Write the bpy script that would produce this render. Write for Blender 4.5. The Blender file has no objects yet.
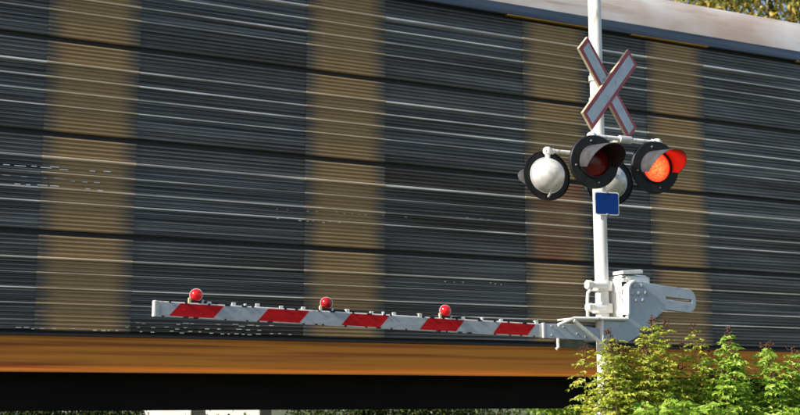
import bpy, math, random
from mathutils import Vector, Matrix

random.seed(7)
rad = math.radians
scene = bpy.context.scene
COL = scene.collection

# ------------------------------------------------------------------ camera
cam_d = bpy.data.cameras.new('camera')
cam = bpy.data.objects.new('camera', cam_d)
COL.objects.link(cam)
cam.location = (0, 0, 0.5)
cam.rotation_euler = (rad(90 + 8.974), 0, rad(-26))
cam_d.lens = 54
cam_d.sensor_width = 36
cam_d.clip_start = 0.05
cam_d.clip_end = 3000
cam_d.dof.use_dof = True
cam_d.dof.focus_distance = 12.2
cam_d.dof.aperture_fstop = 2.0
scene.camera = cam

# ------------------------------------------------------------------ sky, sun, exposure
SUN_EL = rad(34)
SUN_V = Vector((-0.990, -0.06, 0)).normalized() * math.cos(SUN_EL) + Vector((0, 0, math.sin(SUN_EL)))
world = bpy.data.worlds.new('World')
scene.world = world
world.use_nodes = True
wn = world.node_tree.nodes
wn.clear()
sky = wn.new('ShaderNodeTexSky')
sky.sky_type = 'NISHITA'
sky.sun_disc = False
sky.sun_elevation = SUN_EL
sky.sun_rotation = math.atan2(SUN_V.x, SUN_V.y)
bg = wn.new('ShaderNodeBackground')
bg.inputs['Strength'].default_value = 0.10
wo = wn.new('ShaderNodeOutputWorld')
world.node_tree.links.new(sky.outputs[0], bg.inputs[0])
world.node_tree.links.new(bg.outputs[0], wo.inputs[0])
sd = bpy.data.lights.new('sun', 'SUN')
sd.energy = 4.5
sd.angle = rad(0.53)
sd.color = (1.0, 0.93, 0.82)
sun = bpy.data.objects.new('sun', sd)
COL.objects.link(sun)
sun.rotation_euler = SUN_V.to_track_quat('Z', 'Y').to_euler()
sun.location = (-30, -5, 30)
scene.view_settings.view_transform = 'Standard'
scene.view_settings.look = 'None'
scene.view_settings.gamma = 1
scene.view_settings.exposure = 0.75

# ------------------------------------------------------------------ materials
def _mat(name):
    m = bpy.data.materials.new(name)
    m.use_nodes = True
    nt = m.node_tree
    b = nt.nodes['Principled BSDF']
    return m, nt, b

def mat(name, c1, c2=None, scale=(6, 6, 6), rough=0.5, metal=0.0, bump=0.0, bscale=40, detail=5,
        lo=0.35, hi=0.65, rvar=0.12, spec=0.5, c3=None, scale3=(1, 1, 1), lo3=0.5, hi3=0.62):
    """two- or three-tone weathered surface driven by noise in world position"""
    m, nt, b = _mat(name)
    L = nt.links.new
    c2 = c2 or tuple(x * 0.75 for x in c1)
    geo = nt.nodes.new('ShaderNodeNewGeometry')
    def noise(sc, det):
        mp = nt.nodes.new('ShaderNodeMapping')
        mp.inputs['Scale'].default_value = sc
        L(geo.outputs['Position'], mp.inputs[0])
        n = nt.nodes.new('ShaderNodeTexNoise')
        n.inputs['Scale'].default_value = 1
        n.inputs['Detail'].default_value = det
        L(mp.outputs[0], n.inputs['Vector'])
        return n
    def mask(n, a, z):
        r = nt.nodes.new('ShaderNodeMapRange')
        r.inputs['From Min'].default_value = a
        r.inputs['From Max'].default_value = z
        L(n.outputs['Fac'], r.inputs['Value'])
        return r
    def mix(fac, a, c):
        x = nt.nodes.new('ShaderNodeMix')
        x.data_type = 'RGBA'
        L(fac.outputs[0], x.inputs[0])
        if isinstance(a, tuple): x.inputs[6].default_value = (*a, 1)
        else: L(a.outputs[2], x.inputs[6])
        x.inputs[7].default_value = (*c, 1)
        return x
    n1 = noise(scale, detail)
    k = mask(n1, lo, hi)
    col = mix(k, c1, c2)
    if c3:
        col = mix(mask(noise(scale3, 6), lo3, hi3), col, c3)
    L(col.outputs[2], b.inputs['Base Color'])
    rr = nt.nodes.new('ShaderNodeMapRange')
    rr.inputs['To Min'].default_value = max(0.02, rough - rvar)
    rr.inputs['To Max'].default_value = min(1, rough + rvar)
    L(n1.outputs['Fac'], rr.inputs['Value'])
    L(rr.outputs[0], b.inputs['Roughness'])
    b.inputs['Metallic'].default_value = metal
    b.inputs['Specular IOR Level'].default_value = spec
    if bump:
        n2 = noise((bscale,) * 3, 4)
        bp = nt.nodes.new('ShaderNodeBump')
        bp.inputs['Strength'].default_value = bump
        bp.inputs['Distance'].default_value = 0.01
        L(n2.outputs['Fac'], bp.inputs['Height'])
        L(bp.outputs[0], b.inputs['Normal'])
    return m

def leaf_mat(name, stops, trans=0.35, rough=0.45):
    m, nt, b = _mat(name)
    L = nt.links.new
    geo = nt.nodes.new('ShaderNodeNewGeometry')
    rp = nt.nodes.new('ShaderNodeValToRGB')
    e = rp.color_ramp.elements
    while len(e) < len(stops): e.new(0.5)
    for i, (p, c) in enumerate(stops):
        e[i].position = p
        e[i].color = (*c, 1)
    L(geo.outputs['Random Per Island'], rp.inputs[0])
    L(rp.outputs[0], b.inputs['Base Color'])
    b.inputs['Roughness'].default_value = rough
    t = nt.nodes.new('ShaderNodeBsdfTranslucent')
    L(rp.outputs[0], t.inputs[0])
    ms = nt.nodes.new('ShaderNodeMixShader')
    ms.inputs[0].default_value = trans
    out = nt.nodes['Material Output']
    L(b.outputs[0], ms.inputs[1]); L(t.outputs[0], ms.inputs[2]); L(ms.outputs[0], out.inputs[0])
    return m

STREAK = (0.35, 5, 38)
M = {}
M['steel'] = mat('corrugated_steel', (0.21, 0.213, 0.213), (0.062, 0.064, 0.066), scale=STREAK, rough=0.36, metal=0.5,
                 c3=(0.07, 0.06, 0.046), scale3=(0.22, 2, 2.6), lo3=0.42, hi3=0.70)
M['bright_rib'] = mat('galvanised_rib_glint', (0.88, 0.84, 0.78), (0.30, 0.29, 0.28), scale=(0.45, 3, 9), rough=0.30, metal=0.4, lo=0.40, hi=0.62)  # pale noise along the ribs paints in highlights and uneven glints
M['dull_rib'] = mat('dull_rib_glint', (0.52, 0.50, 0.46), (0.12, 0.12, 0.12), scale=(0.45, 3, 9), rough=0.4, metal=0.45)  # darker version for ribs whose painted highlights are weaker
M['tan_rib'] = mat('tan_rib_glint', (0.60, 0.50, 0.36), (0.38, 0.30, 0.19), scale=(0.8, 5, 14), rough=0.45, metal=0.1)  # tan lightened so the painted highlights run on across these ribs
M['seam'] = mat('sooty_seam', (0.012, 0.012, 0.013), (0.022, 0.021, 0.02), scale=STREAK, rough=0.7)
M['sill'] = mat('orange_sill_paint', (0.70, 0.235, 0.045), (0.60, 0.245, 0.025), scale=(0.25, 3, 16), rough=0.55, spec=0.15, lo=0.3, hi=0.7,
                c3=(0.30, 0.085, 0.02), scale3=(0.3, 4, 18), lo3=0.48, hi3=0.70)
M['black'] = mat('shade_black_underframe', (0.006, 0.0055, 0.005), (0.011, 0.009, 0.008), scale=(2, 4, 8), rough=0.9, spec=0.15)  # near-black base holds the underframe shadow in its colour
M['roof'] = mat('dusty_roof_paint', (0.50, 0.385, 0.31), (0.64, 0.61, 0.58), scale=(0.9, 1.5, 1.5), rough=0.42, metal=0.15, bump=0.05,
                c3=(0.40, 0.27, 0.18), scale3=(0.8, 3, 10), lo3=0.55, hi3=0.75)
M['eave'] = mat('blue_grey_eave', (0.10, 0.125, 0.16), (0.055, 0.07, 0.095), scale=(0.5, 4, 20), rough=0.35, metal=0.4)
M['gold'] = mat('gold_trim', (0.50, 0.28, 0.05), (0.35, 0.18, 0.03), scale=(1, 4, 12), rough=0.45)
M['white'] = mat('white_paint', (0.80, 0.79, 0.76), (0.70, 0.68, 0.63), scale=(5, 5, 2.5), rough=0.42, bump=0.03, bscale=60,
                 c3=(0.42, 0.35, 0.25), scale3=(20, 20, 5), lo3=0.57, hi3=0.72)
M['grey'] = mat('blue_grey_shade_paint', (0.44, 0.49, 0.55), (0.38, 0.42, 0.48), scale=(5, 5, 7), rough=0.45, bump=0.03,  # white paint of the casting darkened and blued to hold its shade
                c3=(0.31, 0.34, 0.38), scale3=(12, 9, 22), lo3=0.57, hi3=0.72)
M['cream'] = mat('cream_board_edge', (0.66, 0.57, 0.38), (0.46, 0.40, 0.24), scale=(9, 9, 9), rough=0.7, bump=0.1)
M['silver'] = mat('aluminium_housing', (0.78, 0.77, 0.74), (0.58, 0.56, 0.52), scale=(11, 11, 11), rough=0.42, metal=0.35, bump=0.06,
                  c3=(0.46, 0.43, 0.36), scale3=(9, 9, 22), lo3=0.55, hi3=0.8)
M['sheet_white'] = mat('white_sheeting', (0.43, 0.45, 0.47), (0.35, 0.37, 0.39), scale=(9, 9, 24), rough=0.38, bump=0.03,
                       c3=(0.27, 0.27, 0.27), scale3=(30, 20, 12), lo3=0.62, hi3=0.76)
M['sheet_red'] = mat('red_sheeting', (0.60, 0.008, 0.010), (0.46, 0.006, 0.008), scale=(8, 8, 30), rough=0.5, spec=0.15,
                     c3=(0.46, 0.12, 0.12), scale3=(16, 8, 70), lo3=0.66, hi3=0.74)
M['buck_red'] = mat('faded_red_border', (0.46, 0.055, 0.06), (0.36, 0.045, 0.05), scale=(9, 9, 9), rough=0.5)
M['buck_white'] = mat('grey_white_face', (0.54, 0.58, 0.63), (0.44, 0.48, 0.52), scale=(7, 7, 9), rough=0.4)
M['matt_black'] = mat('matt_black', (0.008, 0.008, 0.009), (0.016, 0.016, 0.016), scale=(14, 14, 14), rough=0.5, spec=0.3)
M['visor'] = mat('visor_black', (0.05, 0.05, 0.053), (0.075, 0.075, 0.08), scale=(14, 14, 14), rough=0.34)
M['lining'] = mat('visor_lining', (0.022, 0.012, 0.012), (0.03, 0.018, 0.018), scale=(14, 14, 14), rough=0.4)
M['blue'] = mat('blue_plate', (0.005, 0.035, 0.20), (0.004, 0.03, 0.16), scale=(8, 8, 8), rough=0.5, spec=0.12)
M['bolt'] = mat('zinc_bolt', (0.55, 0.54, 0.52), (0.32, 0.30, 0.28), scale=(30, 30, 30), rough=0.4, metal=0.5)
M['rubber'] = mat('black_cable', (0.015, 0.015, 0.016), rough=0.5)
M['olive'] = mat('olive_bracket', (0.12, 0.125, 0.07), (0.08, 0.08, 0.05), scale=(12, 12, 12), rough=0.6)
M['lens_dark'] = mat('unlit_red_lens', (0.22, 0.006, 0.006), (0.15, 0.004, 0.004), scale=(30, 30, 30), rough=0.16, bump=0.25, bscale=70)
M['lamp_red'] = mat('red_lamp_lens', (0.46, 0.008, 0.012), (0.36, 0.006, 0.01), scale=(20, 20, 20), rough=0.12, bump=0.15, bscale=60)
m, nt, b = _mat('lit_red_lens')
b.inputs['Base Color'].default_value = (0.7, 0.03, 0.015, 1)
b.inputs['Roughness'].default_value = 0.15
geo = nt.nodes.new('ShaderNodeNewGeometry')
vo = nt.nodes.new('ShaderNodeTexNoise'); vo.inputs['Scale'].default_value = 55; vo.inputs['Detail'].default_value = 3
rp = nt.nodes.new('ShaderNodeValToRGB')
rp.color_ramp.elements[0].position = 0.35; rp.color_ramp.elements[0].color = (0.85, 0.007, 0.002, 1)
rp.color_ramp.elements[1].position = 0.68; rp.color_ramp.elements[1].color = (1.0, 0.022, 0.006, 1)
nt.links.new(geo.outputs['Position'], vo.inputs['Vector'])
nt.links.new(vo.outputs['Fac'], rp.inputs[0]); nt.links.new(rp.outputs[0], b.inputs['Emission Color'])
vd = nt.nodes.new('ShaderNodeVectorMath'); vd.operation = 'DISTANCE'
vd.inputs[1].default_value = (7.731, 9.80, 2.84)                 # centre of the lit lens
nt.links.new(geo.outputs['Position'], vd.inputs[0])
mr = nt.nodes.new('ShaderNodeMapRange'); mr.interpolation_type = 'SMOOTHSTEP'
mr.inputs['From Min'].default_value = 0.02; mr.inputs['From Max'].default_value = 0.17
mr.inputs['To Min'].default_value = 14.0; mr.inputs['To Max'].default_value = 3.0
nt.links.new(vd.outputs['Value'], mr.inputs['Value'])
nt.links.new(mr.outputs[0], b.inputs['Emission Strength'])
M['lens_lit'] = m
m2, nt, b = _mat('lit_lamp_lens')
b.inputs['Base Color'].default_value = (0.55, 0.010, 0.014, 1)
b.inputs['Roughness'].default_value = 0.12
b.inputs['Emission Color'].default_value = (1, 0.02, 0.02, 1)
b.inputs['Emission Strength'].default_value = 0.10
M['lamp_lit'] = m2

# tan panels: weathered paint that thins to bare dark steel along the two upright edges
def tan_mat(name, red):
    m, nt, b = _mat(name)
    L = nt.links.new
    geo = nt.nodes.new('ShaderNodeNewGeometry')
    tc = nt.nodes.new('ShaderNodeTexCoord')
    sx = nt.nodes.new('ShaderNodeSeparateXYZ'); L(tc.outputs['Generated'], sx.inputs[0])
    mp = nt.nodes.new('ShaderNodeMapping'); mp.inputs['Scale'].default_value = (0.7, 4, 30)
    L(geo.outputs['Position'], mp.inputs[0])
    n = nt.nodes.new('ShaderNodeTexNoise'); n.inputs['Scale'].default_value = 1; n.inputs['Detail'].default_value = 5
    L(mp.outputs[0], n.inputs['Vector'])
    def math_(op, a, c):
        x = nt.nodes.new('ShaderNodeMath'); x.operation = op
        for i, v in ((0, a), (1, c)):
            if isinstance(v, (int, float)): x.inputs[i].default_value = v
            else: L(v, x.inputs[i])
        return x.outputs[0]
    d = math_('SUBTRACT', 0.5, math_('ABSOLUTE', math_('SUBTRACT', sx.outputs[0], 0.5), 0))    # distance to upright edge
    d = math_('ADD', d, math_('MULTIPLY', math_('SUBTRACT', n.outputs['Fac'], 0.5), 0.22))
    e = nt.nodes.new('ShaderNodeMapRange'); e.interpolation_type = 'SMOOTHSTEP'
    e.inputs['From Min'].default_value = -0.02; e.inputs['From Max'].default_value = 0.25
    L(d, e.inputs['Value'])
    def mix(f, a, c):
        x = nt.nodes.new('ShaderNodeMix'); x.data_type = 'RGBA'
        if isinstance(f, float): x.inputs[0].default_value = f
        else: L(f, x.inputs[0])
        for i, v in ((6, a), (7, c)):
            if isinstance(v, tuple): x.inputs[i].default_value = (*v, 1)
            else: L(v, x.inputs[i])
        return x.outputs[2]
    tan = mix(n.outputs['Fac'], (0.43, 0.285, 0.135), (0.28, 0.19, 0.095))
    if red:  # broad patches of darker red mixed into the tan
        mp2 = nt.nodes.new('ShaderNodeMapping'); mp2.inputs['Scale'].default_value = (0.9, 2, 1.6)
        L(geo.outputs['Position'], mp2.inputs[0])
        n2 = nt.nodes.new('ShaderNodeTexNoise'); L(mp2.outputs[0], n2.inputs['Vector']); n2.inputs['Scale'].default_value = 1
        r2 = nt.nodes.new('ShaderNodeMapRange'); r2.inputs['From Min'].default_value = 0.35; r2.inputs['From Max'].default_value = 0.6
        L(n2.outputs['Fac'], r2.inputs['Value'])
        tan = mix(r2.outputs[0], tan, (0.27, 0.10, 0.06))
    L(mix(e.outputs[0], (0.115, 0.11, 0.10), tan), b.inputs['Base Color'])
    b.inputs['Roughness'].default_value = 0.48
    b.inputs['Metallic'].default_value = 0.15
    return m
M['tan'] = tan_mat('tan_panel_paint', False)
M['tan_reddish'] = tan_mat('reddish_tan_panel_paint', True)

M['leaf'] = leaf_mat('yellow_green_leaf', [(0.0, (0.18, 0.25, 0.025)), (0.4, (0.38, 0.46, 0.045)), (0.85, (0.58, 0.60, 0.08)), (1.0, (0.58, 0.42, 0.09))], 0.42)
M['leaf_green'] = leaf_mat('fresh_green_leaf', [(0.0, (0.14, 0.28, 0.02)), (0.5, (0.34, 0.52, 0.05)), (1.0, (0.55, 0.66, 0.12))], 0.42)
M['leaf_autumn'] = leaf_mat('autumn_tree_leaf', [(0.0, (0.05, 0.08, 0.012)), (0.4, (0.18, 0.19, 0.03)), (0.75, (0.38, 0.30, 0.05)), (1.0, (0.48, 0.32, 0.06))], 0.3)
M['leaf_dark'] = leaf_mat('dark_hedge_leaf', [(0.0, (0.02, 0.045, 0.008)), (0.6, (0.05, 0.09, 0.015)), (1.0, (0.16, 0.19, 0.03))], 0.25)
M['stem'] = mat('red_brown_stem', (0.20, 0.09, 0.035), (0.14, 0.10, 0.04), scale=(20, 20, 6), rough=0.7)
M['seed'] = leaf_mat('brown_seed_head', [(0.0, (0.035, 0.014, 0.008)), (0.6, (0.09, 0.035, 0.018)), (1.0, (0.17, 0.075, 0.035))], 0.1, 0.8)
M['bark'] = mat('tree_bark', (0.10, 0.075, 0.05), (0.05, 0.04, 0.03), scale=(12, 12, 3), rough=0.9, bump=0.6, bscale=20)
M['ground'] = mat('dry_grass_ground', (0.10, 0.095, 0.04), (0.055, 0.075, 0.022), scale=(1.5, 1.5, 1.5), rough=0.95, bump=0.5, bscale=18)
M['ballast'] = mat('grey_ballast', (0.22, 0.20, 0.18), (0.10, 0.09, 0.085), scale=(14, 14, 14), rough=0.95, bump=1.0, bscale=22)
M['asphalt'] = mat('asphalt', (0.055, 0.055, 0.056), (0.04, 0.04, 0.042), scale=(9, 9, 9), rough=0.9, bump=0.4, bscale=120)
M['road_paint'] = mat('road_marking', (0.70, 0.69, 0.65), (0.50, 0.49, 0.46), scale=(8, 8, 8), rough=0.7)
M['timber'] = mat('creosoted_timber', (0.06, 0.045, 0.035), (0.035, 0.028, 0.022), scale=(2, 14, 14), rough=0.9, bump=0.4, bscale=30)
M['rail'] = mat('rusty_rail', (0.16, 0.085, 0.05), (0.10, 0.06, 0.04), scale=(3, 9, 9), rough=0.7)
M['filler'] = mat('pale_filler', (0.66, 0.65, 0.61), (0.55, 0.54, 0.50), scale=(3, 3, 3), rough=0.85, bump=0.2)

# ------------------------------------------------------------------ mesh helpers
class MB:
    def __init__(self): self.v = []; self.f = []; self.smooth = False
    def add(self, vs, fs):
        n = len(self.v)
        self.v += [tuple(p) for p in vs]
        self.f += [tuple(i + n for i in q) for q in fs]
        return self
    def box(self, a, c):
        (x0, y0, z0), (x1, y1, z1) = a, c
        return self.add([(x0, y0, z0), (x1, y0, z0), (x1, y1, z0), (x0, y1, z0), (x0, y0, z1), (x1, y0, z1), (x1, y1, z1), (x0, y1, z1)],
                        [(0, 3, 2, 1), (4, 5, 6, 7), (0, 1, 5, 4), (1, 2, 6, 5), (2, 3, 7, 6), (3, 0, 4, 7)])
    def tube(self, pts, r, n=10, cap=True):
        pts = [Vector(p) for p in pts]
        rs = r if isinstance(r, (list, tuple)) else [r] * len(pts)
        vs = []; fs = []
        ref = None
        for i, p in enumerate(pts):
            t = (pts[min(i + 1, len(pts) - 1)] - pts[max(i - 1, 0)]).normalized()
            if ref is None or abs(ref.dot(t)) > 0.95:
                ref = Vector((0, 0, 1)) if abs(t.z) < 0.9 else Vector((1, 0, 0))
            u = (ref - t * ref.dot(t)).normalized(); w = t.cross(u); ref = u
            for k in range(n):
                a = 2 * math.pi * k / n
                vs.append(p + (u * math.cos(a) + w * math.sin(a)) * rs[i])
        for i in range(len(pts) - 1):
            for k in range(n):
                k2 = (k + 1) % n
                fs.append((i * n + k, i * n + k2, (i + 1) * n + k2, (i + 1) * n + k))
        if cap:
            fs.append(tuple(reversed(range(n)))); fs.append(tuple((len(pts) - 1) * n + k for k in range(n)))
        return self.add(vs, fs)
    def lathe(self, prof, mtx, n=28):
        """prof: (radius, height) pairs, axis local +Z"""
        vs = []; fs = []
        for (r, h) in prof:
            for k in range(n):
                a = 2 * math.pi * k / n
                vs.append(mtx @ Vector((max(r, 1e-4) * math.cos(a), max(r, 1e-4) * math.sin(a), h)))
        for i in range(len(prof) - 1):
            for k in range(n):
                k2 = (k + 1) % n
                fs.append((i * n + k, i * n + k2, (i + 1) * n + k2, (i + 1) * n + k))
        return self.add(vs, fs)
    def prism(self, poly, y0, y1):
        """polygon in X,Z extruded from y0 to y1"""
        n = len(poly)
        vs = [(x, y0, z) for x, z in poly] + [(x, y1, z) for x, z in poly]
        fs = [tuple(range(n)), tuple(reversed(range(n, 2 * n)))]
        fs += [(i, i + n, (i + 1) % n + n, (i + 1) % n) for i in range(n)]
        return self.add(vs, fs)
    def build(self, name, material, parent=None, bevel=0, smooth=False):
        me = bpy.data.meshes.new(name)
        me.from_pydata(self.v, [], self.f)
        me.materials.append(M[material])
        me.validate()
        import bmesh
        bm = bmesh.new(); bm.from_mesh(me)
        if len(self.f) < 60000 and not getattr(self, 'raw', False):
            bmesh.ops.recalc_face_normals(bm, faces=bm.faces)
        bm.to_mesh(me); bm.free()
        if smooth:
            for p in me.polygons: p.use_smooth = True
            try: me.set_sharp_from_angle(angle=rad(40))
            except Exception: pass
        o = bpy.data.objects.new(name, me)
        COL.objects.link(o)
        if parent is not None: put(o, parent)
        if bevel:
            bv = o.modifiers.new('bevel', 'BEVEL'); bv.width = bevel; bv.segments = 2; bv.limit_method = 'ANGLE'
        return o

ORIGIN = {}
def put(o, parent):
    o.parent = parent
    o.matrix_parent_inverse = Matrix.Translation(-ORIGIN.get(parent.name, Vector((0, 0, 0))))
def empty(name, loc, label, cat, group=None):
    o = bpy.data.objects.new(name, None)
    COL.objects.link(o)
    o.location = loc
    o.empty_display_size = 0.2
    ORIGIN[o.name] = Vector(loc)
    o['label'] = label; o['category'] = cat
    if group: o['group'] = group
    return o
def struct(o): o['kind'] = 'structure'; return o
def shared(o, parent, loc):
    c = o.copy(); COL.objects.link(c); put(c, parent); c.location = loc; return c

# ------------------------------------------------------------------ ground, road, track
YF = 13.7                      # near side of the railcar
YT = YF + 1.5                  # track centre line
g = MB()
N = 60
xs = [-600 + 1200 * i / N for i in range(N + 1)]
def gz(x, y): return -0.16
g.add([(-900, -900, -0.16), (900, -900, -0.16), (900, 900, -0.16), (-900, 900, -0.16)], [(0, 1, 2, 3)])
struct(g.build('ground', 'ground'))
r = MB()
r.prism([(1.2, -0.155), (6.75, -0.155), (6.75, -0.06), (4.0, -0.02), (1.2, -0.06)], -60, YT - 2.6)
struct(r.build('road', 'asphalt'))
r = MB(); r.prism([(1.2, -0.155), (6.75, -0.155), (6.75, -0.06), (4.0, -0.02), (1.2, -0.06)], YT + 2.6, 70)
struct(r.build('road', 'asphalt'))
r = MB()
r.add([(-120, YT - 2.4, -0.155), (-120, YT - 1.5, -0.07), (-120, YT + 1.5, -0.07), (-120, YT + 2.4, -0.155),
       (140, YT - 2.4, -0.155), (140, YT - 1.5, -0.07), (140, YT + 1.5, -0.07), (140, YT + 2.4, -0.155)],
      [(0, 1, 5, 4), (1, 2, 6, 5), (2, 3, 7, 6)])
struct(r.build('ballast_bed', 'ballast'))
track = empty('railway_track', (7.5, YT, -0.07), 'rusty steel rails on dark timber sleepers under the railcar', 'track')
for s in (-1, 1):
    y = YT + s * 0.7175
    q = MB()
    q.tube([(-100, y, -0.045), (120, y, -0.045)], 0.03, 6)
    q.box((-100, y - 0.07, -0.085), (120, y + 0.07, -0.06)); q.box((-100, y - 0.035, -0.04), (120, y + 0.035, 0.0))
    q.build('rail', 'rail', track)
tie = MB().box((-0.115, YT - 1.3, -0.12), (0.115, YT + 1.3, -0.062)).build('sleeper', 'timber', track, 0.01)
tie.location = (-12, 0, 0)
for i in range(1, 62):
    shared(tie, track, (-12 + i * 0.62, 0, 0))

# ------------------------------------------------------------------ the railcar
X0, X1 = -6.3, 21.3
SILL_T = 1.20
TIERS = [1.20, 2.325, 3.455, 4.57, 5.70]
TAN = [(-4.15, -3.08), (-0.98, 0.09), (2.19, 3.26), (5.37, 6.47), (8.57, 9.63), (10.67, 11.73), (13.85, 14.93), (17.05, 18.12)]
car = empty('autorack_railcar', ((X0 + X1) / 2, YT, 0.0),
            'long dark ribbed railcar with tan upright panels, pale roof and orange side sill', 'railcar')
# inner shell behind the panels (also the far side and ends)
q = MB().box((X0 + 0.03, YF + 0.05, 0.86), (X1 - 0.03, YF + 2.95, 5.72))
q.build('inner_shell', 'seam', car)
def rib_profile(z0, z1):
    n = max(2, round((z1 - z0) / 0.047))
    h = (z1 - z0) / n
    pr = []
    for i in range(n):
        zb = z0 + i * h
        pr += [(0.0, zb + 0.002), (-0.016, zb + 0.34 * h), (-0.016, zb + 0.60 * h), (0.0, zb + 0.93 * h)]
    return pr
def panel_mesh(w, z0, z1):
    q = MB()
    pr = [(0.035, z0)] + rib_profile(z0, z1) + [(0.035, z1)]
    n = len(pr)
    vs = [(0.0, y, z) for y, z in pr] + [(w, y, z) for y, z in pr]
    q.add(vs, [(i, i + n, i + n + 1, i + 1) for i in range(n - 1)])
    q.add([(0, 0.035, z0), (0, 0.035, z1), (w, 0.035, z1), (w, 0.035, z0)], [(0, 1, 2, 3)])
    q.raw = True
    return q
def rib_mesh(w, z, depth, hh):
    q = MB()
    pr = [(0.002, z - hh), (-depth, z - hh * 0.45), (-depth, z + hh * 0.25), (0.002, z + hh)]
    vs = [(0.0, y, zz) for y, zz in pr] + [(w, y, zz) for y, zz in pr]
    return q.add(vs, [(0, 4, 5, 1), (1, 5, 6, 2), (2, 6, 7, 3), (0, 1, 2, 3), (7, 6, 5, 4)])
cols = []
x = X0
for a, c in TAN:
    cols.append((x, a, 'steel')); cols.append((a, c, 'tan')); x = c
cols.append((x, X1, 'steel'))
FR = (0.24, 0.40, 0.56, 0.71)
DEP = (0.034, 0.028, 0.024, 0.019)
RIB = {(t_, k_): (random.uniform(0.75, 1.15), random.uniform(-0.01, 0.01), random.random()) for t_ in range(4) for k_ in range(4)}
for (a, c, kind) in cols:
    gap = 0.0004
    for ti in range(4):
        z0, z1 = TIERS[ti] + 0.028, TIERS[ti + 1] - 0.028
        y = YF + 0.02 - (0.005 if kind == 'tan' else 0)
        w = c - a - 2 * gap
        patchy = kind == 'tan' and abs(a - 8.57) < .01 and ti == 1
        o = panel_mesh(w, z0, z1).build('wall_panel', 'tan_reddish' if patchy else kind, car)
        if patchy: o['label'] = 'tan wall panel tinted rust red'
        elif kind == 'tan': o['label'] = 'tan painted upright wall panel'
        o.location = (a + gap, y, 0)
        for k in range(4):
            zz = z1 - FR[k] * (z1 - z0)
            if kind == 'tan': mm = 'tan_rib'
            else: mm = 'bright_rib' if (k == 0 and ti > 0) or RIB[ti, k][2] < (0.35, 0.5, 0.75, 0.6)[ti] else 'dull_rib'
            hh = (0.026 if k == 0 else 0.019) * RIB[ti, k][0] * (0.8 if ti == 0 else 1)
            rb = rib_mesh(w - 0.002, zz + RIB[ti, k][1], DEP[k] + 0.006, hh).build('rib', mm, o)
            rb.location = (a + gap + 0.001, y - 0.0, 0)
            rb.matrix_parent_inverse = Matrix.Translation(Vector((-(a + gap), -y, 0)))
# eave rail, gold trim under it, roof with panels
q = MB().prism([(X0, 5.715), (X1, 5.715), (X1, 5.872), (X0, 5.872)], YF - 0.035, YF + 2.99)
ev = q.build('eave_rail', 'eave', car, 0.012)
for (a, c) in TAN:
    MB().box((a - 0.25, YF - 0.040, 5.704), (c + 0.1, YF + 0.03, 5.7135)).build('trim_strip', 'gold', ev)
RP = [(0.0, 0.0), (0.03, 0.12), (0.075, 0.25), (0.15, 0.40), (0.26, 0.53), (0.40, 0.625), (0.60, 0.69), (0.95, 0.735), (1.5, 0.75)]
RP = RP + [(3.0 - y, z) for y, z in reversed(RP[:-1])]
roof = None
def roof_section(x0, x1, lift):
    q = MB(); n = len(RP)
    cy, cz = 1.5, 0.1
    vs = []
    for x in (x0, x1):
        vs += [(x, YF - 0.02 + y + (y - cy) * lift, 5.874 + z + (z + 0.2) * lift) for y, z in RP]
    q.add(vs, [(i, i + 1, i + 1 + n, i + n) for i in range(n - 1)] + [tuple(range(n)), tuple(reversed(range(n, 2 * n)))])
    return q
roof = roof_section(X0, X1, 0.0).build('roof', 'roof', car, 0, True)
nr = 12
for i in range(nr):
    a = X0 + (X1 - X0) * i / nr; c = X0 + (X1 - X0) * (i + 1) / nr
    roof_section(a + 0.002, c - 0.002, 0.003).build('roof_panel', 'roof', roof, 0, True)
# side sill: channel with flanges
for yy, s in ((YF, 1), (YF + 3.0, -1)):
    q = MB().prism([(X0, 0.80), (X1, 0.80), (X1, 1.17), (X0, 1.17)], yy, yy + 0.05 * s)
    ss = q.build('side_sill', 'sill', car, 0.004)
    MB().box((X0, min(yy - 0.03 * s, yy + 0.1 * s), 1.172), (X1, max(yy - 0.03 * s, yy + 0.1 * s), 1.198)).build('top_flange', 'seam', ss)
    MB().box((X0, min(yy - 0.035 * s, yy + 0.1 * s), 0.772), (X1, max(yy - 0.035 * s, yy + 0.1 * s), 0.798)).build('bottom_flange', 'sill', ss, 0.004)
# underframe: near-black skirts painting the shade under the car, centre sill, trucks
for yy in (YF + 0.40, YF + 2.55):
    MB().prism([(X0 + 2.9, 0.345), (X1 - 2.9, 0.345), (X1 - 2.4, 0.77), (X0 + 2.4, 0.77)], yy, yy + 0.05).build('shade_skirt', 'black', car)
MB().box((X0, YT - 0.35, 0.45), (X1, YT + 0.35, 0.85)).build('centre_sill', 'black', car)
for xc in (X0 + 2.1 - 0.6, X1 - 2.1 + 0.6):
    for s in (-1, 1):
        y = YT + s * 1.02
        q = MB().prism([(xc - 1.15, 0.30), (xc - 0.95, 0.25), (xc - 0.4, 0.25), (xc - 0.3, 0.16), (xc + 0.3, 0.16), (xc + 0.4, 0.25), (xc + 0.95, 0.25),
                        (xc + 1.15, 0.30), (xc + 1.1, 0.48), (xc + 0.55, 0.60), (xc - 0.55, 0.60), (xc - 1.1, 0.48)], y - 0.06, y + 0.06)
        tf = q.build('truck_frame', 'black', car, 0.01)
    for dx in (-0.86, 0.86):
        for s in (-1, 1):
            mt = Matrix.Translation((xc + dx, YT + s * 0.72, 0.358)) @ Matrix.Rotation(rad(-90 * s), 4, 'X')
            q = MB().lathe([(0.0, 0.03), (0.10, 0.03), (0.13, 0.0), (0.28, -0.01), (0.30, 0.045), (0.356, 0.05), (0.356, -0.05), (0.38, -0.06), (0.38, -0.085), (0.3, -0.085), (0, -0.085)], mt, 32)
            q.build('wheel', 'rail', car, 0, True)
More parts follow.
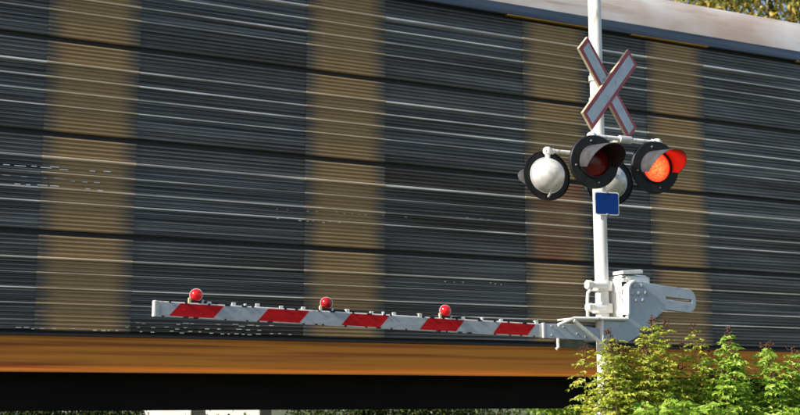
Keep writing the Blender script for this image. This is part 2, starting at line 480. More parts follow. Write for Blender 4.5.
# rows of small pale dashes painting the light seen through perforations
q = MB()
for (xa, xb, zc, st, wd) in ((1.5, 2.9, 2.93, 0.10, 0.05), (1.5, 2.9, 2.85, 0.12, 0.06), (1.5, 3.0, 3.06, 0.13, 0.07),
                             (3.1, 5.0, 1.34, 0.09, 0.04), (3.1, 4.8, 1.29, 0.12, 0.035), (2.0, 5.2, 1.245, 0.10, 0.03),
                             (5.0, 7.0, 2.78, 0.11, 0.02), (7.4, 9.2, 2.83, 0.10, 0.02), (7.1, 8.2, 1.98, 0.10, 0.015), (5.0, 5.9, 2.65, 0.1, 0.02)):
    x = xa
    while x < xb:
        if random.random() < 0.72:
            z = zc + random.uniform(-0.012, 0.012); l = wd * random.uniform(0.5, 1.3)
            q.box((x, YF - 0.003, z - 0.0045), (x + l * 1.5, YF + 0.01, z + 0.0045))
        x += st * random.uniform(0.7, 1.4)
pf = q.build('light_dash_row', 'bright_rib', car); pf['kind'] = 'stuff'

# ------------------------------------------------------------------ crossing signal mast
PX, PY = 7.341, 10.267
sig = empty('crossing_signal', (PX, PY, -0.16), 'white crossing signal mast with crossbuck and round flashing lights', 'signal')
q = MB(); q.tube([(PX, PY, 0.0), (PX, PY, 2.0), (PX, PY, 5.15)], [0.071, 0.071, 0.069], 28)
mast = q.build('mast', 'white', sig, 0, True)
q = MB().lathe([(0.0, 0.07), (0.04, 0.055), (0.078, 0.0), (0.08, -0.04), (0.073, -0.04)], Matrix.Translation((PX, PY, 5.16)), 24)
q.build('mast_cap', 'silver', mast, 0, True)
q = MB().lathe([(0.24, -0.16), (0.24, -0.06), (0.22, -0.04), (0.17, -0.03), (0.13, 0.10), (0.11, 0.42), (0.10, 0.44), (0.071, 0.44)], Matrix.Translation((PX, PY, 0)), 24)
q.build('mast_base', 'white', sig, 0, True)

def frame_from(nrm, up=Vector((0, 0, 1))):
    """matrix whose local +Z is nrm, +Y roughly up"""
    z = nrm.normalized(); x = up.cross(z).normalized(); y = z.cross(x)
    return Matrix((x, y, z)).transposed().to_4x4()
# crossbuck
nb = Vector((math.cos(rad(-71.5)), math.sin(rad(-71.5)), 0))
cen = Vector((PX + 0.06, PY + 0.01, 3.735)) + nb * 0.13
for i, ang in enumerate((45, -45)):
    fm = Matrix.Translation(cen - nb * (0.03 * i)) @ frame_from(nb) @ Matrix.Rotation(rad(ang), 4, 'Z')
    def bx(hx, hy, z0, z1, cx=0):
        q = MB(); q.box((cx - hx, -hy, z0), (cx + hx, hy, z1)); q.v = [tuple(fm @ Vector(p)) for p in q.v]; return q
    bl = bx(0.60, 0.112, -0.028, 0.0).build('crossbuck_blade', 'cream', sig, 0.003)
    bx(0.597, 0.109, 0.001, 0.0035).build('red_border', 'buck_red', bl)
    bx(0.555, 0.066, 0.0045, 0.007).build('white_face', 'buck_white', bl)
    for sx in (-0.12, 0.12):
        q = MB().lathe([(0.0, 0.016), (0.012, 0.014), (0.014, 0.007)], fm @ Matrix.Translation((sx, 0.0, 0)), 8); q.build('bolt', 'bolt', bl)
for dz in (-0.12, 0.12):
    q = MB(); q.tube([(PX, PY, cen.z + dz), tuple(Vector((PX, PY, cen.z + dz)) + nb * 0.075)], 0.03, 10)
    q.lathe([(0.075, -0.03), (0.084, -0.03), (0.084, 0.03), (0.075, 0.03)], Matrix.Translation((PX, PY, cen.z + dz)), 24)
    q.build('sign_clamp', 'silver', sig, 0, True)

# light cross arms
AH = 3.12
AX = PX + 0.05
YA, YB = PY - 0.40, PY + 0.42
q = MB()
q.lathe([(0.072, -0.07), (0.10, -0.07), (0.105, -0.05), (0.105, 0.05), (0.10, 0.07), (0.072, 0.07)], Matrix.Translation((PX, PY, AH - 0.02)), 24)
q.tube([(AX - 0.03, YA, AH), (AX, PY, AH), (AX + 0.01, YB, AH)], 0.026, 12)
q.build('arm_bracket', 'silver', sig, 0, True)
LIGHTS = []
for (yy, names) in ((YA, 'front'), (YB, 'rear')):
    q = MB(); q.tube([(AX - 0.40, yy + 0.017, AH + 0.005), (AX + 0.40, yy - 0.017, AH)], 0.023, 12)
    arm = q.build('light_arm', 'white', sig, 0, True)
    for s in (-1, 1):
        q = MB().lathe([(0.0, 0.042), (0.03, 0.04), (0.042, 0.02), (0.042, -0.03), (0.028, -0.045), (0.028, -0.12)],
                       Matrix.Translation((AX + 0.40 * s, yy - 0.017 * s, AH)), 16)
        q.tube([(AX + 0.33 * s, yy - 0.017 * s, AH), (AX + 0.44 * s, yy - 0.017 * s, AH)], 0.034, 12)
        q.build('arm_elbow', 'white', arm, 0, True)
    MB().tube([(AX - 0.07, yy, AH), (AX + 0.07, yy, AH)], 0.04, 12).build('arm_tee', 'silver', arm, 0, True)
def signal_light(pos, az, lit, label):
    nz = Vector((math.cos(rad(az)), math.sin(rad(az)), -0.06)).normalized()
    fm = Matrix.Translation(pos) @ frame_from(nz) @ Matrix.Scale(1.08, 4)
    # background disc with rolled rim
    q = MB().lathe([(0.13, -0.004), (0.245, -0.004), (0.252, -0.012), (0.255, -0.03), (0.249, -0.03), (0.245, -0.014), (0.13, -0.012)], fm, 48)
    L = q.build('signal_light', 'matt_black', sig, 0, True)
    L['label'] = label
    MB().lathe([(0.175, -0.014), (0.178, -0.03), (0.168, -0.075), (0.15, -0.12), (0.115, -0.17), (0.07, -0.20), (0.03, -0.212), (0.0, -0.214)], fm, 36).build('housing', 'silver', L, 0, True)
    MB().lathe([(0.178, -0.02), (0.186, -0.022), (0.186, -0.04), (0.178, -0.042)], fm, 36).build('housing_rim', 'silver', L, 0, True)
    MB().lathe([(0.0, 0.035), (0.04, 0.033), (0.08, 0.026), (0.115, 0.012), (0.142, -0.002)], fm, 36).build('lens', 'lens_lit' if lit else 'lens_dark', L, 0, True)
    MB().lathe([(0.142, -0.001), (0.142, 0.02), (0.156, 0.02), (0.158, -0.001)], fm, 36).build('lens_ring', 'matt_black', L, 0, True)
    # long hooded visor: open below, longest at the crown
    q = MB(); vs = []; fs = []
    nA, nL = 30, 7
    for layer, rr in ((0, 0.160), (1, 0.154)):
        for i in range(nA + 1):
            t = -1 + 2 * i / nA
            a = rad(92) + t * rad(108)
            ln = 0.30 * (1 - abs(t) ** 2.2 * 0.62)
            for j in range(nL + 1):
                h = ln * j / nL
                r_ = rr + 0.012 * j / nL
                vs.append(fm @ Vector((r_ * math.cos(a) + 0.17 * h, r_ * math.sin(a) - 0.10 * h, h)))
    st = (nA + 1) * (nL + 1)
    for layer in (0, 1):
        for i in range(nA):
            for j in range(nL):
                p = layer * st + i * (nL + 1) + j
                fs.append((p, p + 1, p + nL + 2, p + nL + 1))
    for i in range(nA):
        p = i * (nL + 1) + nL; fs.append((p, p + nL + 1, p + nL + 1 + st, p + st))
    for i in (0, nA):
        for j in range(nL):
            p = i * (nL + 1) + j; fs.append((p, p + 1, p + 1 + st, p + st))
    q.add(vs, fs)
    vis = q.build('visor', 'visor', L, 0, True)
    vis.data.materials.append(M['lining'])
    for p in vis.data.polygons:                       # inner skin is matt black
        if all(v >= st for v in p.vertices): p.material_index = 1
    for a in (0, 90, 180, 270):
        MB().lathe([(0.0, 0.008), (0.008, 0.006), (0.009, -0.003)], fm @ Matrix.Translation((0.2 * math.cos(rad(a + 12)), 0.2 * math.sin(rad(a + 12)), 0)), 8).build('bolt', 'bolt', L)
    # latch at the lower back
    MB().tube([fm @ Vector((0, -0.15, -0.10)), fm @ Vector((0.0, -0.20, -0.07)), fm @ Vector((0, -0.215, -0.03))], 0.012, 8).build('latch', 'silver', L, 0, True)
LZ = 2.85
signal_light((AX - 0.40, YA - 0.03, LZ), 262, False, 'unlit dark red light facing the road')
signal_light((AX + 0.34, YA - 0.06, LZ), 261, True, 'glowing red light')
signal_light((AX - 0.40, YB + 0.06, LZ), 84, False, 'light turned away, silver housing towards the viewer')
signal_light((AX + 0.42, YB + 0.06, LZ), 74, False, 'light turned away, half hidden behind the mast')
# blue plate
fm = Matrix.Translation((PX + 0.02, PY - 0.10, 2.495)) @ frame_from(Vector((-0.22, -1, 0)))
def rrect(w, h, r, n=5):
    pts = []
    for cx, cy, a0 in ((w - r, h - r, 0), (-w + r, h - r, 90), (-w + r, -h + r, 180), (w - r, -h + r, 270)):
        for k in range(n + 1):
            a = rad(a0 + 90 * k / n); pts.append((cx + r * math.cos(a), cy + r * math.sin(a)))
    return pts
def plate(poly, z0, z1):
    q = MB(); q.prism(poly, 0, 1)
    q.v = [tuple(fm @ Vector((x, z, z0 + (z1 - z0) * y))) for x, y, z in q.v]
    return q
bp = plate(rrect(0.137, 0.122, 0.022), -0.006, 0.0).build('blue_sign', 'white', sig)
plate(rrect(0.126, 0.111, 0.018), 0.001, 0.003).build('blue_face', 'blue', bp)
for s in (-1, 1):
    MB().lathe([(0.0, 0.012), (0.01, 0.01), (0.011, 0.0)], fm @ Matrix.Translation((0, 0.115 * s, 0.001)), 8).build('bolt', 'bolt', bp)
MB().tube([(PX, PY - 0.06, 2.495), (PX + 0.01, PY - 0.078, 2.495)], 0.03, 8).build('sign_spacer', 'silver', bp)

# gate mechanism on the mast
q = MB().box((PX + 0.11, PY - 0.19, 1.285), (PX + 0.46, PY + 0.2, 1.745))
mech = q.build('gate_mechanism', 'white', sig, 0.02)
MB().box((PX + 0.095, PY - 0.165, 1.32), (PX + 0.112, PY + 0.175, 1.71)).build('access_door', 'white', mech, 0.006)
for k in range(5):
    z = 1.33 + k * 0.085
    MB().box((PX + 0.10, PY - 0.232, z), (PX + 0.155, PY - 0.19, z + 0.036)).build('cover_lug', 'white', mech, 0.006)
MB().box((PX + 0.112, PY - 0.205, 1.31), (PX + 0.156, PY - 0.1895, 1.72)).build('lug_gap_shade', 'matt_black', mech)  # flat black strip paints the shade in the gaps between lugs
MB().box((PX + 0.155, PY - 0.222, 1.30), (PX + 0.45, PY - 0.188, 1.73)).build('front_cover', 'white', mech, 0.008)
MB().prism([(PX + 0.10, 1.75), (PX + 0.36, 1.765), (PX + 0.36, 1.80), (PX + 0.33, 1.805), (PX + 0.10, 1.785)], PY - 0.23, PY - 0.05).build('top_bracket', 'white', mech, 0.006)
q = MB(); q.tube([(PX + 0.28, PY + 0.0, 1.70), (PX + 0.55, PY + 0.0, 1.69)], [0.085, 0.085], 20)
q.build('motor_cover', 'grey', mech, 0.015, True)
for zc in (1.635, 1.405):
    q = MB().lathe([(0.073, -0.05), (0.105, -0.05), (0.11, -0.035), (0.11, 0.035), (0.105, 0.05), (0.073, 0.05)], Matrix.Translation((PX, PY, zc)), 24)
    q.tube([(PX - 0.02, PY - 0.09, zc), (PX - 0.20, PY - 0.10, zc)], 0.034, 12)
    q.tube([(PX - 0.20, PY - 0.10, zc), (PX - 0.26, PY - 0.10, zc)], 0.05, 6)
    q.tube([(PX + 0.02, PY + 0.02, zc), (PX + 0.14, PY + 0.02, zc)], 0.05, 10)
    cl = q.build('mast_clamp', 'white', sig, 0.004, True)
q = MB(); q.tube([(PX - 0.205, PY - 0.11, 1.60), (PX - 0.255, PY - 0.11, 1.55), (PX - 0.262, PY - 0.11, 1.47), (PX - 0.262, PY - 0.11, 1.30), (PX - 0.22, PY - 0.11, 1.27)], 0.017, 10)
q.build('conduit', 'white', sig, 0, True)

# ------------------------------------------------------------------ crossing gate: arm, lamps, support casting
gate = empty('crossing_gate', (PX + 0.25, PY - 0.25, 1.55), 'lowered red and white striped gate arm with three small red lamps', 'gate')
AY = PY - 0.25
def az_(x): return 1.145 + (6.455 - x) * 0.0243
HH = 0.066
def para(x0, x1, sl, h, y0, y1, off=0.0):
    return MB().prism([(x0, az_(x0) - h + off), (x1, az_(x1) - h + off), (x1 + sl, az_(x1 + sl) + h + off), (x0 + sl, az_(x0 + sl) + h + off)], y0, y1)
XL, XR = 2.585, 6.60
arm = para(XL, XR, 0.0, HH, AY, AY + 0.05).build('arm', 'white', gate, 0.005)
reds = [2.707 + i * 0.793 for i in range(5)]
SL = 0.095
edges = [XL + 0.03]
for x in reds: edges += [x, x + 0.39]
edges.append(6.40)
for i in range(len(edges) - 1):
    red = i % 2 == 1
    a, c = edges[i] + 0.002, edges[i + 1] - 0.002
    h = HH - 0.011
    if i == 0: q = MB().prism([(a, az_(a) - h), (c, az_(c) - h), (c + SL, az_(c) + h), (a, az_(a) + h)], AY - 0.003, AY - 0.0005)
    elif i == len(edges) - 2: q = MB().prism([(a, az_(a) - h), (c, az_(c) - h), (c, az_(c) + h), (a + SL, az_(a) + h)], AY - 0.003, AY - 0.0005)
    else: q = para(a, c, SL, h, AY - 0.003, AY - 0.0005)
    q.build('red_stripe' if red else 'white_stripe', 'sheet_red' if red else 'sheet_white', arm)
MB().box((XL - 0.012, AY - 0.006, az_(XL) - HH - 0.003), (XL + 0.016, AY + 0.056, az_(XL) + HH + 0.003)).build('end_cap', 'white', arm, 0.006)
MB().box((6.44, AY - 0.014, az_(6.44) - HH - 0.008), (6.465, AY + 0.064, az_(6.44) + HH + 0.010)).build('joint_strap', 'white', arm, 0.004)
# power cable along the top with clips
pts = []
x = 3.02
while x < 6.7:
    pts.append((x, AY + 0.025, az_(x) + HH + 0.012 + random.uniform(-0.003, 0.006))); x += 0.11
MB().tube(pts, 0.010, 8).build('cable', 'rubber', arm, 0, True)
clips = [3.06, 3.28, 3.50, 3.72, 3.93, 4.36, 4.60, 4.83, 5.10, 5.56, 5.98, 6.38, 3.385, 4.72, 5.77]
for i, x in enumerate(clips):
    w = 0.019 if i < 12 else 0.012
    z = az_(x) + HH
    MB().box((x - w, AY + 0.004, z - 0.002), (x + w, AY + 0.046, z + 0.020 + 0.004 * (i % 3))).build('clip', 'white', arm, 0.004)
x = 2.68; i = 0
while x < 6.35:
    for sgn in (-1, 1):
        if (i * 7 + sgn) % 5 != 0:
            xx = x + random.uniform(-0.05, 0.05); hl = random.choice((0.008, 0.010, 0.022))
            z = az_(xx) + sgn * (HH - 0.004)
            MB().box((xx - hl, AY - 0.008, z - 0.006), (xx + hl, AY + 0.002, z + 0.006)).build('rivet', 'matt_black', arm)
    x += 0.135; i += 1
# lamps
for i, x in enumerate((2.945, 4.155, 5.372)):
    zt = az_(x) + HH; zc = zt + 0.070; yc = AY + 0.02
    tl = random.uniform(-0.15, 0.15)
    fm = Matrix.Translation((x, yc, zc)) @ frame_from(Vector((-0.25 + tl, -1, 0.05)))
    L = MB().lathe([(0.050, -0.012), (0.056, -0.012), (0.058, 0.0), (0.056, 0.006), (0.050, 0.006)], fm, 28).build('gate_lamp', 'silver', gate, 0, True)
    L['label'] = ('red lamp near the arm tip', 'red lamp in the middle of the arm', 'red lamp nearest the mast')[i]
    for s in (1, -1):
        MB().lathe([(0.0, 0.052 * s), (0.020, 0.048 * s), (0.036, 0.039 * s), (0.047, 0.025 * s), (0.053, 0.007 * s)], fm, 28).build('lens', 'lamp_lit' if i != 1 else 'lamp_red', L, 0, True)
    for s in (-1, 1):
        MB().tube([(x + s * 0.03, yc, zt - 0.004), (x + s * 0.034, yc, zt + 0.022), (x + s * 0.02, yc, zc - 0.05)], 0.011, 8).build('lamp_leg', 'matt_black', L, 0, True)
    MB().box((x - 0.036, AY + 0.004, zt + 0.001), (x + 0.04, AY + 0.04, zt + 0.022)).build('lamp_base', 'matt_black', L, 0.004)
    MB().box((x - 0.07, AY + 0.002, zt), (x - 0.045, AY + 0.03, zt + 0.045)).build('lamp_bracket', 'cream', L, 0.005)
    MB().tube([(x + 0.055, yc, zt), (x + 0.062, yc, zt + 0.03)], 0.012, 8).build('cable_gland', 'bolt', L, 0, True)
# support casting (plate with long slotted tail)
P = [(0.128, 1.50), (0.128, 1.58), (0.142, 1.625), (0.172, 1.655), (0.21, 1.672), (0.30, 1.674), (0.442, 1.656), (0.90, 1.62), (0.945, 1.605), (0.978, 1.572),
     (0.992, 1.53), (0.992, 1.46), (0.975, 1.415), (0.94, 1.385), (0.89, 1.374), (0.61, 1.392), (0.56, 1.375), (0.465, 1.304), (0.349, 1.183), (0.22, 1.105),
     (0.09, 1.045), (-0.20, 1.058), (-0.204, 1.262), (0.062, 1.255), (0.10, 1.285), (0.12, 1.33)]
# cut the slot by bridging the outline from the tail
S0, S1, ZA, ZB = 0.60, 0.94, 1.528, 1.495
outer = [(PX + a, c) for a, c in P]
q = MB()
y0, y1 = PY - 0.285, PY - 0.235
def ring_prism(outer, hole, y0, y1):
    import bmesh
    bm = bmesh.new()
    ed = []
    for loop in (outer, hole):
        vs = [bm.verts.new((x, y0, z)) for x, z in loop]
        ed += [bm.edges.new((vs[i], vs[(i + 1) % len(vs)])) for i in range(len(vs))]
    bmesh.ops.triangle_fill(bm, use_beauty=True, use_dissolve=False, edges=ed)
    r_ = bmesh.ops.extrude_face_region(bm, geom=list(bm.faces))
    bmesh.ops.translate(bm, verts=[v for v in r_['geom'] if isinstance(v, bmesh.types.BMVert)], vec=(0, y1 - y0, 0))
    bmesh.ops.recalc_face_normals(bm, faces=bm.faces)
    me = bpy.data.meshes.new('support_casting'); bm.to_mesh(me); bm.free()
    return me
hole = [(PX + S0, 1.512 + 0.018), (PX + S0, 1.512 - 0.014), (PX + S1, 1.478), (PX + S1, 1.510)]
me = ring_prism(outer, hole, y0, y1)
me.materials.append(M['grey'])
cast = bpy.data.objects.new('support_casting', me); COL.objects.link(cast); put(cast, gate)
bv = cast.modifiers.new('bevel', 'BEVEL'); bv.width = 0.004; bv.segments = 2; bv.limit_method = 'ANGLE'
# white flange down the left edge, beside the shade-tinted face
fl = [(PX + a, c) for a, c in P[:6]]
q = MB()
FLP = [(PX + a, c) for a, c in (P[25], P[0], P[1], P[2], P[3], P[4])]
for i in range(len(FLP) - 1):
    (xa, za), (xb, zb) = FLP[i], FLP[i + 1]
    d = Vector((xb - xa, 0, zb - za)).normalized(); nn = Vector((-d.z, 0, d.x)) * 0.018
    q.add([(xa + nn.x, y0 - 0.02, za + nn.z), (xb + nn.x, y0 - 0.02, zb + nn.z), (xb, y0 - 0.02, zb), (xa, y0 - 0.02, za),
           (xa + nn.x, y1 + 0.03, za + nn.z), (xb + nn.x, y1 + 0.03, zb + nn.z), (xb, y1 + 0.03, zb), (xa, y1 + 0.03, za)],
          [(0, 1, 2, 3), (4, 7, 6, 5), (0, 4, 5, 1), (3, 2, 6, 7), (0, 3, 7, 4), (1, 5, 6, 2)])
q.build('edge_flange', 'white', cast)
MB().box((PX - 0.225, y0 - 0.02, 1.05), (PX - 0.2045, y1 + 0.05, 1.262)).build('end_flange', 'white', cast, 0.004)
bc = Vector((PX + 0.247, 0, 1.552))
for k in range(7):
    a = rad(60 * k + 5); rr = 0.0 if k == 6 else 0.088
    fm = Matrix.Translation((bc.x + rr * math.cos(a), y0 - 0.0005, bc.z + rr * 0.95 * math.sin(a))) @ frame_from(Vector((0, -1, 0)))
    s = 1.35 if k == 6 else 1.0
    MB().lathe([(0.0, 0.018), (0.013 * s, 0.017), (0.021 * s, 0.012), (0.023 * s, 0.0)], fm, 10).build('bolt', 'sheet_white', cast, 0, True)
# arm adapter, shelf bar and diagonal strut
MB().prism([(6.47, 1.075), (6.47, 1.213), (PX - 0.56, 1.215), (PX - 0.226, 1.18), (PX - 0.226, 1.055), (PX - 0.42, 1.06)], AY - 0.012, AY + 0.035).build('arm_adapter', 'grey', gate, 0.004)
q = MB(); q.tube([(PX - 0.745, AY - 0.045, 1.20), (PX - 0.56, AY - 0.05, 1.272), (PX + 0.09, AY - 0.055, 1.283)], 0.017, 8)
q.build('shelf_bar', 'white', gate, 0, True)
MB().box((PX - 0.56, AY - 0.04, 1.262), (PX + 0.095, AY + 0.25, 1.28)).build('shelf_plate', 'white', gate, 0.003)
q = MB(); q.tube([(PX - 0.57, AY - 0.06, 1.25), (PX - 0.19, AY - 0.065, 0.99)], 0.02, 8)
q.build('strut', 'white', gate, 0, True)
MB().prism([(PX - 0.745, 1.055), (PX - 0.42, 1.062), (PX - 0.30, 1.0), (PX - 0.42, 0.972), (PX - 0.70, 0.985)], AY - 0.0, AY + 0.05).build('lower_bracket', 'olive', gate, 0.004)
q = MB(); q.tube([(PX - 0.735, AY - 0.02, 1.07), (PX - 0.735, AY - 0.025, 0.985), (PX - 0.76, AY - 0.025, 0.965)], 0.015, 8)
q.build('hook', 'white', gate, 0, True)
for dx, z in ((-0.80, 1.19), (-0.80, 1.10), (-0.66, 1.185), (-0.50, 1.12), (-0.40, 1.09), (-0.30, 1.12)):
    fm = Matrix.Translation((PX + dx, AY - 0.0125, z)) @ frame_from(Vector((0, -1, 0)))
    MB().lathe([(0.0, 0.01), (0.011, 0.009), (0.013, 0.0)], fm, 8).build('bolt', 'bolt', gate)

# ------------------------------------------------------------------ vegetation
def leaflet(vs, fs, base, d, up, l, w, droop=0.25):
    s = d.cross(up)
    if s.length < 1e-4: s = Vector((1, 0, 0))
    s = s.normalized(); n = len(vs)
    tip = base + d * l - up * (l * droop)
    mid = base + d * (l * 0.45) + up * (l * 0.06)
    vs += [base, mid + s * w * 0.5, tip, mid - s * w * 0.5, ]
    fs += [(n, n + 1, n + 2), (n, n + 2, n + 3)]
def rv(a=1.0): return Vector((random.uniform(-a, a), random.uniform(-a, a), random.uniform(-a, a)))
def spray_leaf(vs, fs, base, d, l, k, size):
    """pinnate leaf: a curved rachis with paired leaflets"""
    up = Vector((0, 0, 1)); s = d.cross(up)
    s = s.normalized() if s.length > 1e-3 else Vector((1, 0, 0))
    upn = s.cross(d).normalized()
    for i in range(1, k + 1):
        t = i / k
        p = base + d * l * t - Vector((0, 0, 1)) * l * 0.30 * t * t
        sz = size * (1 - 0.45 * abs(t - 0.45))
        for sg in (-1, 1):
            dd = (s * sg + d * 0.55 - up * 0.30 + rv(0.5)).normalized()
            leaflet(vs, fs, p, dd, (upn * 0.6 + rv(0.9) + SUN_V * 0.9 + Vector((0, -0.5, 0))).normalized(), sz, sz * 0.52)
    leaflet(vs, fs, base + d * l - Vector((0, 0, 1)) * l * 0.30, (d - up * 0.3).normalized(), upn, size, size * 0.4)

def bush(label, cx, cy, stems, leafm, group, seeds=True, lsz=0.05):
    """stems: (x, y, height, lean)"""
    b_ = empty('flowering_shrub', (cx, cy, -0.16), label, 'shrub', group)
    vs, fs = [], []
    for (x, y, h, lean) in stems:
        z0 = -0.16
        base = Vector((x + random.uniform(-0.05, 0.05), y, z0))
        top = Vector((x + lean, y + random.uniform(-0.08, 0.08), h))
        bend = rv(0.05); pts = []
        for i in range(7):
            t = i / 6
            pts.append(base.lerp(top, t) + Vector((bend.x, bend.y, 0)) * math.sin(t * math.pi))
        st = MB().tube(pts, [0.0065 - 0.004 * i / 6 for i in range(7)], 6).build('stem', 'stem', b_, 0, True)
        # leaves in a spiral, longest in the middle
        nl = int(34 * (h - z0))
        for i in range(nl):
            t = 0.22 + 0.77 * (i + random.random()) / nl
            p = pts[min(5, int(t * 6))].lerp(pts[min(6, int(t * 6) + 1)], t * 6 % 1)
            a = i * 2.4 + random.uniform(-0.5, 0.5)
            ll = (0.20 - 0.11 * max(0, (t - 0.5) * 2)) * random.uniform(0.7, 1.2)
            d = Vector((math.cos(a), math.sin(a), random.uniform(0.0, 0.6))).normalized()
            spray_leaf(vs, fs, p, d, ll, 5, lsz * random.uniform(0.85, 1.5) * (1 - 0.3 * max(0, (t - 0.6) * 2)))
        if seeds and random.random() < 0.9:
            q = MB(); q.raw = True
            sv, sf = [], []
            hh = random.uniform(0.05, 0.10)
            for j in range(8):
                tz = random.random()
                a = random.uniform(0, 6.28)
                d = Vector((math.cos(a), math.sin(a), random.uniform(0.1, 0.7))).normalized()
                p0 = top + Vector((0, 0, tz * hh - 0.02))
                ln = random.uniform(0.03, 0.075) * (1.1 - 0.4 * tz)
                for m_ in range(5):
                    pp = p0 + d * ln * (m_ + 1) / 5 + rv(0.006)
                    r_ = random.uniform(0.005, 0.010); n = len(sv)
                    sv += [pp + Vector((r_, 0, 0)), pp + Vector((-r_ * .5, r_ * .87, 0)), pp + Vector((-r_ * .5, -r_ * .87, 0)), pp + Vector((0, 0, r_ * 1.3)), pp - Vector((0, 0, r_))]
                    sf += [(n, n + 1, n + 3), (n + 1, n + 2, n + 3), (n + 2, n, n + 3), (n + 1, n, n + 4), (n + 2, n + 1, n + 4), (n, n + 2, n + 4)]
            q.add(sv, sf).build('seed_head', 'seed', b_)['kind'] = 'stuff'
    q = MB(); q.raw = True
    o = q.add(vs, fs).build('foliage', leafm, b_)
    o['kind'] = 'stuff'
    return b_
def stemset(x0, x1, n, hf, y0, y1):
    out = []
    for i in range(n):
        t = (i + random.random()) / n
        x = x0 + (x1 - x0) * t
        out.append((x, random.uniform(y0, y1), hf(t) * random.uniform(0.86, 1.03), random.uniform(-0.10, 0.10)))
    return out
G = 'shrubs growing around the signal mast'
bush('yellow green shrub with brown seed heads at the left foot of the mast', 6.55, 9.35,
     stemset(6.60, 6.78, 7, lambda t: 0.93 + 0.10 * math.sin(t * 3.1), 9.15, 9.6), 'leaf', G, True, 0.048)
bush('tallest shrub with brown seed heads in front of the slotted gate casting', 7.1, 9.3,
     stemset(6.84, 7.10, 7, lambda t: 1.02, 9.05, 9.5) + [(7.12, 9.2, 1.17, 0.03), (7.2, 9.3, 1.20, 0.04), (7.3, 9.25, 1.16, 0.0), (7.16, 9.4, 1.10, 0.02), (7.36, 9.3, 1.0, 0.02),
     (7.62, 9.25, 1.13, 0.05), (7.55, 9.3, 0.95, 0.02), (7.45, 9.2, 0.75, 0.05)], 'leaf', G, True, 0.050)
bush('bright green leafy shrub right of the tall one, narrow upright tip', 8.05, 9.25,
     stemset(7.62, 8.40, 14, lambda t: 0.66 + 0.26 * math.exp(-((t - 0.55) / 0.25) ** 2), 9.0, 9.5) + [(8.05, 9.2, 1.12, 0.03), (8.1, 9.25, 1.05, 0.05), (8.0, 9.2, 0.98, 0.0)], 'leaf_green', G, True, 0.062)
bush('low loose shrub at the right edge of the picture', 8.85, 9.25,
     stemset(8.38, 9.6, 15, lambda t: 0.94 - 0.14 * t + 0.06 * math.sin(t * 11), 8.95, 9.5), 'leaf_green', G, True, 0.06)
bush('low green undergrowth shrub filling the foot of the others', 7.4, 8.85,
     stemset(6.75, 8.6, 18, lambda t: 0.42 + 0.12 * math.sin(t * 7), 8.7, 9.0), 'leaf_green', G, False, 0.075)

def leaf_cloud(vs, fs, c, r, n, l):
    for i in range(n):
        d = rv().normalized()
        p = Vector(c) + Vector((d.x * r[0], d.y * r[1], d.z * r[2])) * (random.random() ** 0.45)
        dd = (rv() + d * 0.6 - Vector((0, 0, 0.3))).normalized()
        leaflet(vs, fs, p, dd, (rv(0.8) + Vector((0, 0, 1))).normalized(), l * random.uniform(0.7, 1.3), l * 0.6)
def tree(label, x, y, h, r, n, l, leafm, group, name='deciduous_tree'):
    t = empty(name, (x, y, -0.16), label, 'tree', group)
    tr = MB(); tr.tube([(x, y, -0.2), (x + 0.1, y, h * 0.25), (x - 0.1, y + 0.1, h * 0.5), (x, y, h * 0.85)], [0.028 * h, 0.02 * h, 0.013 * h, 0.004 * h], 12)
    trunk = tr.build('trunk', 'bark', t, 0, True)
    vs, fs = [], []
    k = 30
    for i in range(k):
        a = i * 2.4; u = (i + 0.5) / k
        zz = h * (0.34 + 0.62 * u)
        rr = r * (0.45 + 0.75 * math.sin(min(1, (1 - u) * 1.25 + 0.08) * math.pi * 0.75)) * random.uniform(0.7, 1.0)
        c = Vector((x + math.cos(a) * rr * 0.75, y + math.sin(a) * rr * 0.75, zz))
        MB().tube([(x, y, zz - r * 0.45), tuple((Vector((x, y, zz - r * 0.3)) + c) / 2), tuple(c)], [0.007 * h, 0.005 * h, 0.002 * h], 6).build('limb', 'bark', trunk, 0, True)
        cr = r * random.uniform(0.30, 0.46)
        leaf_cloud(vs, fs, c, (cr, cr, cr * 0.8), n // k, l)
    q = MB(); q.raw = True
    q.add(vs, fs).build('crown', leafm, t)
    return t
GT = 'trees beyond the railcar'
tree('olive and gold autumn tree above the roof at the top right corner', 23.6, 23.8, 13.5, 4.3, 42000, 0.16, 'leaf_autumn', GT)
tree('autumn tree behind the railcar roof, further right', 30.5, 22.0, 13.0, 4.4, 15000, 0.18, 'leaf_autumn', GT)
GS = 'low shrubs seen through the gap under the railcar'
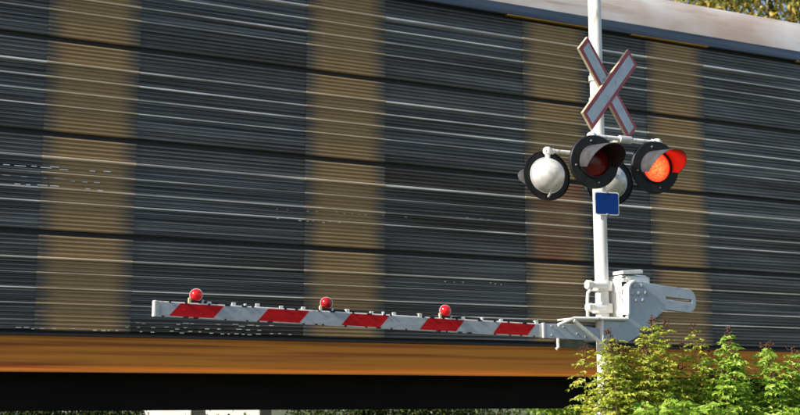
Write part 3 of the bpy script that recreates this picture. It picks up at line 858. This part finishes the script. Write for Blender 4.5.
def low_shrub(label, x, y, r, h, leafm, n):
    t = empty('low_shrub', (x, y, -0.16), label, 'shrub', GS)
    q = MB()
    for i in range(5):
        a = i * 1.26
        q.tube([(x, y, -0.18), (x + math.cos(a) * r * 0.6, y + math.sin(a) * r * 0.5, h * 0.8)], [0.015, 0.005], 5)
    q.build('stem', 'bark', t)
    vs, fs = [], []
    for i in range(9):
        c = (x + random.uniform(-r, r) * 0.7, y + random.uniform(-0.3, 0.3), random.uniform(0.0, h * 0.75))
        leaf_cloud(vs, fs, c, (r * 0.45, 0.4, h * 0.35), n // 9, 0.07)
    q = MB(); q.raw = True
    o = q.add(vs, fs).build('foliage', leafm, t); o['kind'] = 'stuff'
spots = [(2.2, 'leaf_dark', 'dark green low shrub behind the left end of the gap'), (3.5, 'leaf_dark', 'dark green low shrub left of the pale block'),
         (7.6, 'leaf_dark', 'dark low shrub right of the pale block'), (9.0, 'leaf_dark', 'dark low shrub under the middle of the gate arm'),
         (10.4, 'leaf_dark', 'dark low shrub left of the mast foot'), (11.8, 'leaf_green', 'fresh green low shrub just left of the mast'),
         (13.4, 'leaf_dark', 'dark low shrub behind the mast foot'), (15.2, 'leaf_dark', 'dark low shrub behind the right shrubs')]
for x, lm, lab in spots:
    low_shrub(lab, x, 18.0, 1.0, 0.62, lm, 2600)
low_shrub('sparse low weeds in front of the pale concrete blocks', 5.5, 17.6, 0.8, 0.30, 'leaf_dark', 400)
def filler(label, x, y, w, h, rz):  # plain pale blocks filled in for shapes of unknown kind
    q = MB().prism([(-w, -0.17), (w, -0.17), (w - 0.03, h), (-w + 0.03, h)], -0.2, 0.2)
    o = q.build('filler_block', 'filler', None, 0.03)
    o.location = (x, y, 0); o.rotation_euler = (0, 0, rad(rz))
    o['label'] = label; o['category'] = 'block'; o['group'] = 'pale blocks beyond the track'
filler('pale concrete block seen under the railcar beside a dark green low shrub', 5.15, 18.6, 0.50, 0.33, -52)
filler('second pale concrete block seen under the railcar, to its right', 6.15, 18.7, 0.62, 0.33, -48)
